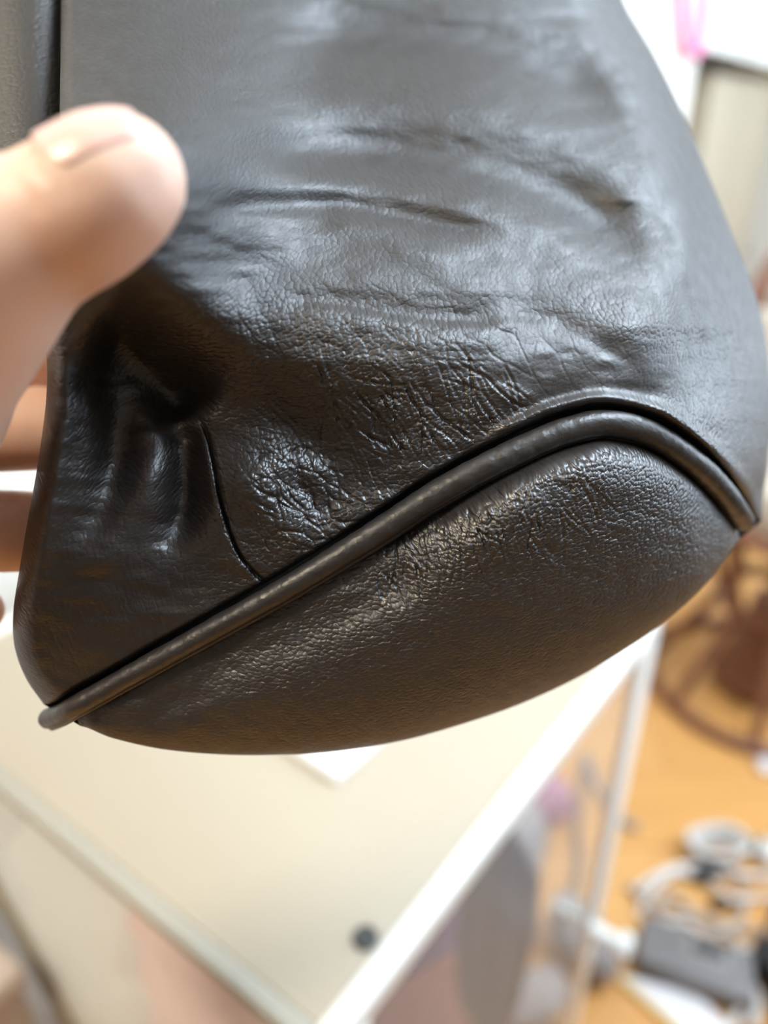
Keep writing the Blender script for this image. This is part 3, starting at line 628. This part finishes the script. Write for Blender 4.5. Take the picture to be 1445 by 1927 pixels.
bag = empty('leather_bag', at(700, 1400, .19)); tag(bag, 'dark brown grained leather bag with piped bottom edge, held up by the hand', 'bag')
PIPE = [(92, 1352, 20), (122, 1339, 20), (291, 1245, 21), (415, 1176, 22), (540, 1106, 23), (696, 1010, 25), (800, 942, 26), (886, 893, 27), (1011, 832, 27), (1080, 807, 27), (1140, 797, 27), (1219, 815, 26), (1302, 868, 25), (1364, 930, 23), (1408, 996, 20)]
pipe = spline(PIPE, 260)
tan_ = np.gradient(pipe[:, :2], axis=0); tan_ /= np.linalg.norm(tan_, axis=1)[:, None]; nor = np.c_[tan_[:, 1], -tan_[:, 0]]      # pointing up in the image
up_edge = pipe[:, :2] + nor*(pipe[:, 2:3]+5)          # lower edge of the upper panels
lo_edge = pipe[:, :2] - nor*(pipe[:, 2:3]-4)          # upper edge of the base panel
pipe_z = surf(up_edge[:, 0], up_edge[:, 1], False)
k = np.ones(31)/31; pipe_z = np.convolve(np.pad(pipe_z, 15, mode='edge'), k, mode='valid') + .0005
sx = np.linspace(0, 1, 260); pipe_z = pipe_z + .016*np.clip(1-sx/.045, 0, 1)**2 + .012*np.clip((sx-.955)/.045, 0, 1)**2
SPLIT = int(np.argmin(np.abs(up_edge[:, 0]-500)))
SEAM = [(150, 560), (185, 590), (255, 665), (330, 745), (382, 800), (402, 870), (415, 940), (440, 1020), (465, 1062), tuple(up_edge[SPLIT])]

def panel(name, G, roll, ny, nx, label=None):
    px, py = G[..., 0], G[..., 1]; z = surf(px, py)
    u = np.linspace(0, 1, nx)[None]; v = np.linspace(0, 1, ny)[:, None]
    z = roll(z, px, py, u, v)
    P = unproj(px, py, z); UV = np.stack([px, -py], -1)*(z[..., None]/F*1000)
    cm = crease_mask(px, py); pull = np.clip(blob(px, py, 140, 1150, 120, 130) + blob(px, py, 330, 1150, 110, 60, -.5), 0, 1)
    tight = np.clip(blob(px, py, 1120, 720, 170, 50) + blob(px, py, 1040, 660, 260, 80, .15), 0, 1)
    g = np.clip(.35 + .65*smoothstep(500, 640, py) - .75*tight - .5*pull + .2*blob(px, py, 500, 680, 200, 120), .12, 1.2)*(1-.45*smoothstep(420, 330, px)*smoothstep(600, 700, py))
    wear = np.clip(blob(px, py, 800, 860, 330, 110, -.5) + blob(px, py, 560, 980, 140, 110) + .8*blob(px, py, 1350, 810, 80, 90) + .6*smoothstep(560, 680, py), 0, 1)*(1-.8*blob(px, py, 1060, 660, 230, 80, .15))
    mask = np.stack([g, .8*cm, .55*pull, wear], -1)
    o = grid_mesh(name, P, UV, mask, M_LEATHER, bag, label); return o, P
def edge_roll(d, w, depth):
    """quarter-round turning away, d = px from the edge"""
    t = np.clip(1-d/w, 0, 1); return depth*(1-np.sqrt(np.clip(1-t*t, 0, 1)))
# --- front panel
RS = [(1162, -70), (1172, 0), (1232, 105), (1290, 225), (1345, 358), (1390, 470), (1422, 555), (1442, 645), (1451, 750), (1447, 860), (1437, 930), tuple(up_edge[-1] + (6, -4))]
NYF, NXF = 520, 620
Gf = coons([(118, -70), (600, -75), (1162, -70)], [tuple(p) for p in up_edge[SPLIT::8]] + [tuple(up_edge[-1] + (6, -4))],
           [(116, -70), (114, 100), (112, 300), (118, 470)] + SEAM, RS, NYF, NXF)
UPC = np.vstack([up_edge[0]+(-40, 20), up_edge[::4], up_edge[-1:]])
def dist_curve(px, py, C, reach):
    C = C[::max(1, len(C)//60)] if len(C) > 80 else C; C = np.vstack([C]); return np.abs(line_raw(px, py, C, reach))
def line_raw(px, py, P, reach):
    sh = px.shape; x, y = px.ravel(), py.ravel(); best = np.full(x.shape, reach**2*4.0)
    for a, b in zip(P[:-1], P[1:]):
        I = np.nonzero((np.abs(x-(a[0]+b[0])/2) < reach+abs(a[0]-b[0])) & (np.abs(y-(a[1]+b[1])/2) < reach+abs(a[1]-b[1])))[0]
        if not len(I): continue
        ab = b-a; ex, ey = x[I]-a[0], y[I]-a[1]; t = np.clip((ex*ab[0]+ey*ab[1])/(ab@ab+1e-9), 0, 1); best[I] = np.minimum(best[I], (ex-t*ab[0])**2+(ey-t*ab[1])**2)
    return np.sqrt(best).reshape(sh)
RSC = spline(RS, 60)
LEFTC = spline([(116, -70), (114, 100), (112, 300), (118, 470)], 12)
SEAMC = spline(SEAM, 40)
def roll_front(z, px, py, u, v):
    dp = dist_curve(px, py, UPC, 70); dr = dist_curve(px, py, RSC, 130); dl = dist_curve(px, py, LEFTC, 60); ds = dist_curve(px, py, SEAMC, 60)
    lip = .0021*np.exp(-((dp-17)/12)**2)*smoothstep(880, 1010, px)                 # raised, stretched lip along the piping on the corner
    z = z - lip + edge_roll(dp, 12, .004) + edge_roll(dr, 110, .034) + edge_roll(dl, 26, .008)
    z = z + .0012*np.exp(-(ds/3.2)**2)*smoothstep(760, 840, py)
    return z
o_front, PF = panel('front_panel', Gf, roll_front, NYF, NXF)
# --- side panel, pulled out by the hand
LS = [(86, 560), (80, 620), (88, 680), (86, 760), (70, 880), (52, 980), (36, 1075), (25, 1150), (27, 1215), (48, 1275), tuple(up_edge[0] + (-4, -2))]
NYS, NXS = 420, 300
Gs = coons([(86, 560), (118, 556), (150, 560)], [tuple(up_edge[0] + (-4, -2))] + [tuple(p) for p in up_edge[4:SPLIT+1:6]] + [tuple(up_edge[SPLIT])], LS, [(x+9*(i < len(SEAM)-2), y) for i, (x, y) in enumerate(SEAM)], NYS, NXS)
LSC = spline(LS, 50)
def roll_side(z, px, py, u, v):
    dp = dist_curve(px, py, UPC, 70); dl = dist_curve(px, py, LSC, 60); ds = dist_curve(px, py, SEAMC, 60)
    z = z + .0005*np.exp(-(ds/9)**2) + edge_roll(dp, 12, .004) + edge_roll(dl, 42, .011) + .0012*np.exp(-(ds/3.2)**2)*smoothstep(760, 840, py) - .0003*np.exp(-((ds-10)/8)**2)*smoothstep(780, 850, py)
    return z
o_side, PS = panel('side_panel', Gs, roll_side, NYS, NXS)
# --- piping: tube plus its stitched flange
def pipe_tube(name, C, zc, r_px, mask, ns=26, wob=0.0):
    n = len(C); tn = np.gradient(C, axis=0); tn /= np.linalg.norm(tn, axis=1)[:, None]; nn_ = np.c_[tn[:, 1], -tn[:, 0]]
    ctr = unproj(C[:, 0], C[:, 1], zc); T3 = np.gradient(ctr, axis=0); T3 /= np.linalg.norm(T3, axis=1)[:, None]
    out = unproj(C[:, 0]+nn_[:, 0], C[:, 1]+nn_[:, 1], zc) - ctr; out /= np.linalg.norm(out, axis=1)[:, None]
    out -= T3*(out*T3).sum(1)[:, None]; out /= np.linalg.norm(out, axis=1)[:, None]
    tow = np.cross(T3, out); tow *= np.sign((tow*(CPOS-ctr)).sum(1))[:, None]
    R = r_px/F*zc; a = np.linspace(0, 2*np.pi, ns+1)
    s = np.r_[0, np.cumsum(np.linalg.norm(np.diff(ctr, axis=0), axis=1))]
    Rm = R[:, None]*(1 + wob*vnoise(np.repeat(s[:, None]*700, ns+1, 1), np.repeat(a[None]*1.5, n, 0), 17))
    P = ctr[:, None] + Rm[..., None]*(np.cos(a)[None, :, None]*out[:, None] + np.sin(a)[None, :, None]*tow[:, None])
    UV = np.stack([np.repeat(s[:, None], ns+1, 1), R[:, None]*a[None]], -1)*1000
    mk = np.zeros((n, ns+1, 4)); mk[...] = mask; return grid_mesh(name, P, UV, mk, M_LEATHER, bag)
pp = spline([tuple(p) + (z,) for p, z in zip(pipe[::4], pipe_z[::4])], 700)
pipe_tube('piping', pp[:, :2], pp[:, 3], pp[:, 2]*.96, (.2, 0, .12, .6), 40, .03)
low = pp[:, :2] - np.c_[np.gradient(pp[:, 1]), -np.gradient(pp[:, 0])]/np.hypot(np.gradient(pp[:, 0]), np.gradient(pp[:, 1]))[:, None]*(pp[:, 2:3]*.88)
pipe_tube('piping_flange', low, pp[:, 3]+.0022, pp[:, 2]*.34, (.15, 0, .1, .6), 20, .03)
# --- base panel
BS = [(150, 1366), (168, 1371), (212, 1389), (300, 1409), (400, 1419), (500, 1421), (620, 1415), (760, 1393), (900, 1353), (1000, 1316), (1100, 1268), (1200, 1206), (1280, 1146), (1340, 1086), (1392, 1014)]
NB, MB_ = 800, 340
topc = spline([tuple(p)+(z,) for p, z in zip(lo_edge[8:-2:4], pipe_z[8:-2:4])], NB); botc = spline(BS, NB)
v = np.linspace(0, 1, MB_)[:, None]**.9
Gb = topc[None, :, :2]*(1-v[..., None]) + botc[None]*v[..., None]
# corner of the base bows outward between piping and silhouette
L_ = np.linalg.norm(botc-topc[:, :2], axis=1); sz = L_/F*.16
zb = topc[None, :, 2] + .0030
prof = -.0085*np.sin(np.pi*np.clip(v/.75, 0, 1))**.8*(1-.35*v) 
scale = np.clip(sz/.045, .10, 1.1)[None]
kx = smoothstep(560, 1000, Gb[..., 0]); prof = -(.0045+.0065*kx)*(1-np.exp(-v/(.40-.33*kx)))*(1-(.35+.4*kx)*v)
z = zb + prof*scale**.8 + (.62*sz)[None]*(1-np.sqrt(np.clip(1-v**2.2, 0, 1)))*.9 
px, py = Gb[..., 0], Gb[..., 1]
z = z + .0012*np.exp(-(line_d(px, py, [(300, 1330), (460, 1240), (620, 1170), (760, 1090)], 110)[0]/38)**2)
dsh = blob(px, py, 1100, 880, 190, 60, .1)
z = z - .0004*vnoise(px/70, py/40, 21)*(1-v)*1.0 - .00015*vnoise(px/26, py/18, 22)
wx = px + 10*vnoise(px/30, py/30, 27); wy = py + 10*vnoise(px/30, py/30, 28)
c_, s_ = math.cos(1.25), math.sin(1.25); e = voro((wx*c_+wy*s_)/46, (-wx*s_+wy*c_)/15, 25); pl = np.clip(blob(px, py, 860, 1000, 190, 90, -.55) + .3*blob(px, py, 1050, 900, 140, 60), 0, 1)
z = z + .00018*pl*(1-smoothstep(0, .3, e))
for pts, dep in BASE_CREASES:
    d, t = line_d(px, py, pts, 14, 10); d = np.abs(d); z = z + dep*.001*(np.exp(-(d/2.4)**2) - .35*np.exp(-((d-5.5)/3.2)**2))*smoothstep(0, .25, t)*smoothstep(0, .25, 1-t)
P = unproj(px, py, z); UV = np.stack([px, -py], -1)*(z[..., None]/F*1000); UV = UV - .35*UV.mean((0, 1))
g = np.clip(1.0 + .5*blob(px, py, 1100, 950, 260, 160) - .5*smoothstep(600, 300, px), 0, 1.6); wear = np.clip(.6 + blob(px, py, 1050, 920, 300, 120, -.2), 0, 1); mask = np.stack([g, 0*g, .75*pl, wear], -1)
grid_mesh('base_panel', P, UV, mask, M_LEATHER, bag); PB = P; 
# --- hidden backs: closing skin behind the visible panels so that the bag is a closed body
BACKC = .275
def back_skin(name, ring_px, ring_z, depth, shrink, n_in=6):
    C = ring_px.mean(0); n = len(ring_px); rows = []
    for i, (f, g_) in enumerate(((0, 0), (.35, .05), (.75, .16), (1.0, .38), (1.0, .7), (1.0, .985))):
        Q = ring_px + (C-ring_px)*g_*shrink + (C-ring_px)*max(0, g_-.4)*(1-shrink); zz = np.maximum(ring_z + depth*f, 0) ; zz = zz + (BACKC - zz)*smoothstep(.3, .9, g_) + 0*zz; rows.append(unproj(Q[:, 0], Q[:, 1], zz))
    P = np.stack(rows); P = np.concatenate([P, P[:, :1]], 1); mk = np.zeros(P.shape); mk[..., 0] = .4
    UV = np.stack(np.meshgrid(np.arange(P.shape[1])*1.5, np.arange(P.shape[0])*8.), -1); return grid_mesh(name, P, UV, mk, M_LEATHER, bag)
def project(P):
    d = P-CPOS; zz = d@FWD; return np.stack([722.5+F*(d@RIGHT)/zz, 963.5-F*(d@UPV)/zz], -1), zz
ringP = np.concatenate([PF[0, ::6], PF[::6, -1], PB[-1, ::-8][:0] if False else PF[-1:-2:-1, -1], PB[-1, ::-6], PS[::-5, 0], PF[:250:6, 0][::-1]])
rp, rz_ = project(ringP)
dep = np.where(rp[:, 0] < 330, .007, np.interp(rp[:, 0], [330, 800], [.007, .055]))
back_skin('back_panel', rp, rz_+.0005, dep, .55)
# --- padded side strap showing beyond the front panel's left edge
n = 90; ys = np.linspace(-90, 520, n); a = np.linspace(-1.9, 1.65, 60)
gx = 28 + 92*np.sin(a)[None] + 0*ys[:, None]; gz = .196 - .0115*np.cos(a)[None] + 0*ys[:, None] - .035*((ys[:, None]+90)/600)
gy = ys[:, None] + 0*gx; gx = gx + 6*np.sin(gy/160)
P = unproj(gx, gy, gz); mk = np.zeros(P.shape); mk[..., 0] = .5
grid_mesh('side_strap', P, np.stack([gx, -gy], -1)*.11, mk, M_LEATHER, bag)

# --- the rest of the wall, rising out of the frame to the rim
front = PF[0, ::6]; up_d = (PF[0]-PF[60]).mean(0); up_d /= np.linalg.norm(up_d); bk_d = np.cross(up_d, RIGHT); bk_d *= np.sign(bk_d@FWD); nfr = len(front)
th_ = .058*np.sin(np.linspace(.04, np.pi-.04, nfr))**.5; loop = np.concatenate([front, (front + bk_d*th_[:, None])[::-1], front[:1]])
rows = [loop + up_d*h + (loop.mean(0)-loop)*k for h, k in ((-.012, .035), (-.004, .012), (0., 0.), (.02, -.03), (.05, -.05), (.08, -.05), (.11, -.04), (.13, -.03), (.135, -.02))]
rows[0] = np.concatenate([front + bk_d*.004 - up_d*.01, rows[0][nfr:]]); rows[1] = np.concatenate([front + bk_d*.002 - up_d*.004, rows[1][nfr:]])
P = np.stack(rows); mk = np.zeros(P.shape); mk[..., 0] = .3; al = np.r_[0, np.cumsum(np.linalg.norm(np.diff(loop, axis=0), axis=1))]*1000
UV = np.stack([np.repeat(al[None], len(rows), 0), np.repeat(np.array([-12, -4, 0, 20, 50, 80, 110, 130, 135.])[:, None], len(al), 1)], -1); grid_mesh('upper_wall', P, UV, mk, M_LEATHER, bag)
bm = bmesh.new(); add_tube(bm, [Vector(p) for p in P[-1][:-1]], .003, 8, closed=True); rim = bm_obj('rim', bm, mat('rim_leather', (.019, .016, .0152), .5), bag)

# ------------------------------------------------------------------ the hand
_ib = bmesh.new(); bmesh.ops.create_icosphere(_ib, subdivisions=3, radius=1.0)
BALL_V = np.array([v.co[:] for v in _ib.verts]); _ib.verts.index_update(); BALL_F = np.array([[v.index for v in f.verts] for f in _ib.faces]); _ib.free()
HV, HF = [], []
def chain(pts, step=.0025):
    """tapered chain of overlapping balls; pts = (px, py, depth, radius m)"""
    P = [(at(p[0], p[1], p[2]), p[3]) for p in pts]
    Q = spline([tuple(a)+(r,) for a, r in P], max(8, int(sum((P[i+1][0]-P[i][0]).length for i in range(len(P)-1))/step)))
    for q in Q:
        HF.append(BALL_F + len(HV)*len(BALL_V)); HV.append(BALL_V*q[3] + q[:3])
TH = [(232, 338, .1105, .0094), (205, 358, .1105, .0104), (150, 398, .1115, .0111), (80, 436, .1125, .0114), (10, 470, .1130, .0128), (-90, 560, .117, .0160), (-230, 720, .127, .0200), (-400, 900, .140, .0240), (-560, 1050, .155, .027)]
chain(TH)
chain([(-90, 600, .120, .0120), (-140, 740, .132, .0145), (-200, 860, .150, .0165)])                     # thenar web towards the index finger
chain([(265, 668, .186, .0080), (190, 664, .186, .0093), (60, 645, .182, .0098), (-100, 635, .176, .0105), (-240, 690, .168, .0125), (-400, 760, .160, .017)])   # index
chain([(285, 812, .188, .0080), (200, 812, .188, .0094), (60, 808, .184, .0104), (-100, 815, .179, .0108), (-260, 840, .170, .0128), (-420, 890, .163, .018)])   # middle
chain([(255, 1000, .188, .0078), (170, 1000, .188, .0092), (40, 1000, .184, .0103), (-100, 998, .180, .0106), (-260, 990, .172, .0125), (-430, 1000, .166, .018)]) # ring
chain([(-40, 1150, .190, .0064), (-80, 1150, .190, .0075), (-120, 1148, .186, .0080), (-190, 1140, .182, .0086), (-290, 1120, .176, .011), (-450, 1090, .170, .017)])     # little
chain([(-400, 760, .160, .017), (-430, 890, .163, .018), (-450, 1000, .166, .018), (-460, 1090, .170, .017)])
chain([(-470, 800, .158, .018), (-520, 930, .160, .019), (-540, 1060, .164, .019)])
chain([(-540, 860, .157, .019), (-640, 1000, .160, .021), (-760, 1130, .164, .023), (-950, 1330, .170, .026), (-1200, 1600, .178, .030)])
chain([(-540, 1080, .164, .019), (-660, 1120, .164, .022), (-800, 1240, .168, .024), (-980, 1400, .173, .027), (-1200, 1600, .178, .030)])
me = bpy.data.meshes.new('hand'); me.from_pydata(np.concatenate(HV).tolist(), [], np.concatenate(HF).tolist())
tmp = bpy.data.objects.new('hand_tmp', me); COL.objects.link(tmp)
mr = tmp.modifiers.new('r', 'REMESH'); mr.mode = 'VOXEL'; mr.voxel_size = .0011
ms = tmp.modifiers.new('s', 'SMOOTH'); ms.factor = .5; ms.iterations = 10
dg = bpy.context.evaluated_depsgraph_get(); hm = bpy.data.meshes.new_from_object(tmp.evaluated_get(dg)); hm.name = 'hand'
bpy.data.objects.remove(tmp); bpy.data.meshes.remove(me)
# knuckle creases and nail fold, pressed into the surface
hv = np.empty(len(hm.vertices)*3, np.float32); hm.vertices.foreach_get('co', hv); hv = hv.reshape(-1, 3).astype(float)
hn = np.empty(len(hm.vertices)*3, np.float32); hm.vertex_normals.foreach_get('vector', hn); hn = hn.reshape(-1, 3)
hp, hz = project(hv); front = smoothstep(.0, .3, -(hn@FWD))*(hz < .128)
dv = np.zeros(len(hv))
for pts, w, amp in (([(50, 310), (85, 330), (112, 362), (122, 392)], 6, .0006), ([(105, 318), (140, 345), (155, 372)], 8, .0003), ([(20, 330), (55, 365), (70, 410)], 9, .0003)):
    d, t = line_d(hp[:, 0], hp[:, 1], pts, 30); dv -= amp*np.exp(-(d/w)**2)*smoothstep(0, .2, t)*smoothstep(0, .2, 1-t)
hv = hv + hn*(dv*front)[:, None]
hm.vertices.foreach_set('co', hv.reshape(-1).astype(np.float32)); hm.update()
hand = link('hand', hm, M_SKIN); hm.materials.clear(); hm.materials.append(M_SKIN)
tag(hand, 'bare hand pinching the leather bag, thumb in front and fingers behind', 'hand')
# thumb nail
ax = (at(*TH[0][:3]) - at(*TH[2][:3])).normalized(); upn = Vector(UPV); tow = Vector(-FWD)
nup = (upn - ax*upn.dot(ax)).normalized(); tow = (tow - ax*tow.dot(ax)); tow = (tow - nup*tow.dot(nup)).normalized()
th = math.radians(36); nd = nup*math.cos(th) + tow*math.sin(th); nb = ax.cross(nd).normalized()
from mathutils.bvhtree import BVHTree
BV = BVHTree.FromPolygons([tuple(x) for x in hv], [tuple(p.vertices) for p in hm.polygons])
cc = at(200, 362, .1107); nu_, nv_ = 22, 26; P = np.zeros((nv_, nu_, 3))
for j, l in enumerate(np.linspace(-.0030, .0125, nv_)):
    s = (l+.0030)/.0155; half = math.radians(60)*(1 - .55*max(0, (.22-s)/.22)**2 - .25*max(0, (s-.8)/.2)**2)
    for i, ph in enumerate(np.linspace(-half, half, nu_)):
        dr_ = nd*math.cos(ph) + nb*math.sin(ph); o_ = cc + ax*min(l, .0085); tgt = (dr_ + ax*max(0., l-.0085)*55).normalized()
        hit = BV.ray_cast(o_ + tgt*.03, -tgt); P[j, i] = hit[0] + tgt*(-.00025 + .0006*math.cos(ph*1.5))
me = bpy.data.meshes.new('thumb_nail'); idx = np.arange(nu_*nv_).reshape(nv_, nu_)
me.from_pydata([tuple(p) for p in P.reshape(-1, 3)], [], [tuple(int(x) for x in (idx[j, i], idx[j, i+1], idx[j+1, i+1], idx[j+1, i])) for j in range(nv_-1) for i in range(nu_-1)])
no = link('thumb_nail', me, M_NAIL, hand); so = no.modifiers.new('t', 'SOLIDIFY'); so.thickness = .0006; so.offset = 0; no['label'] = 'pale pink thumb nail'
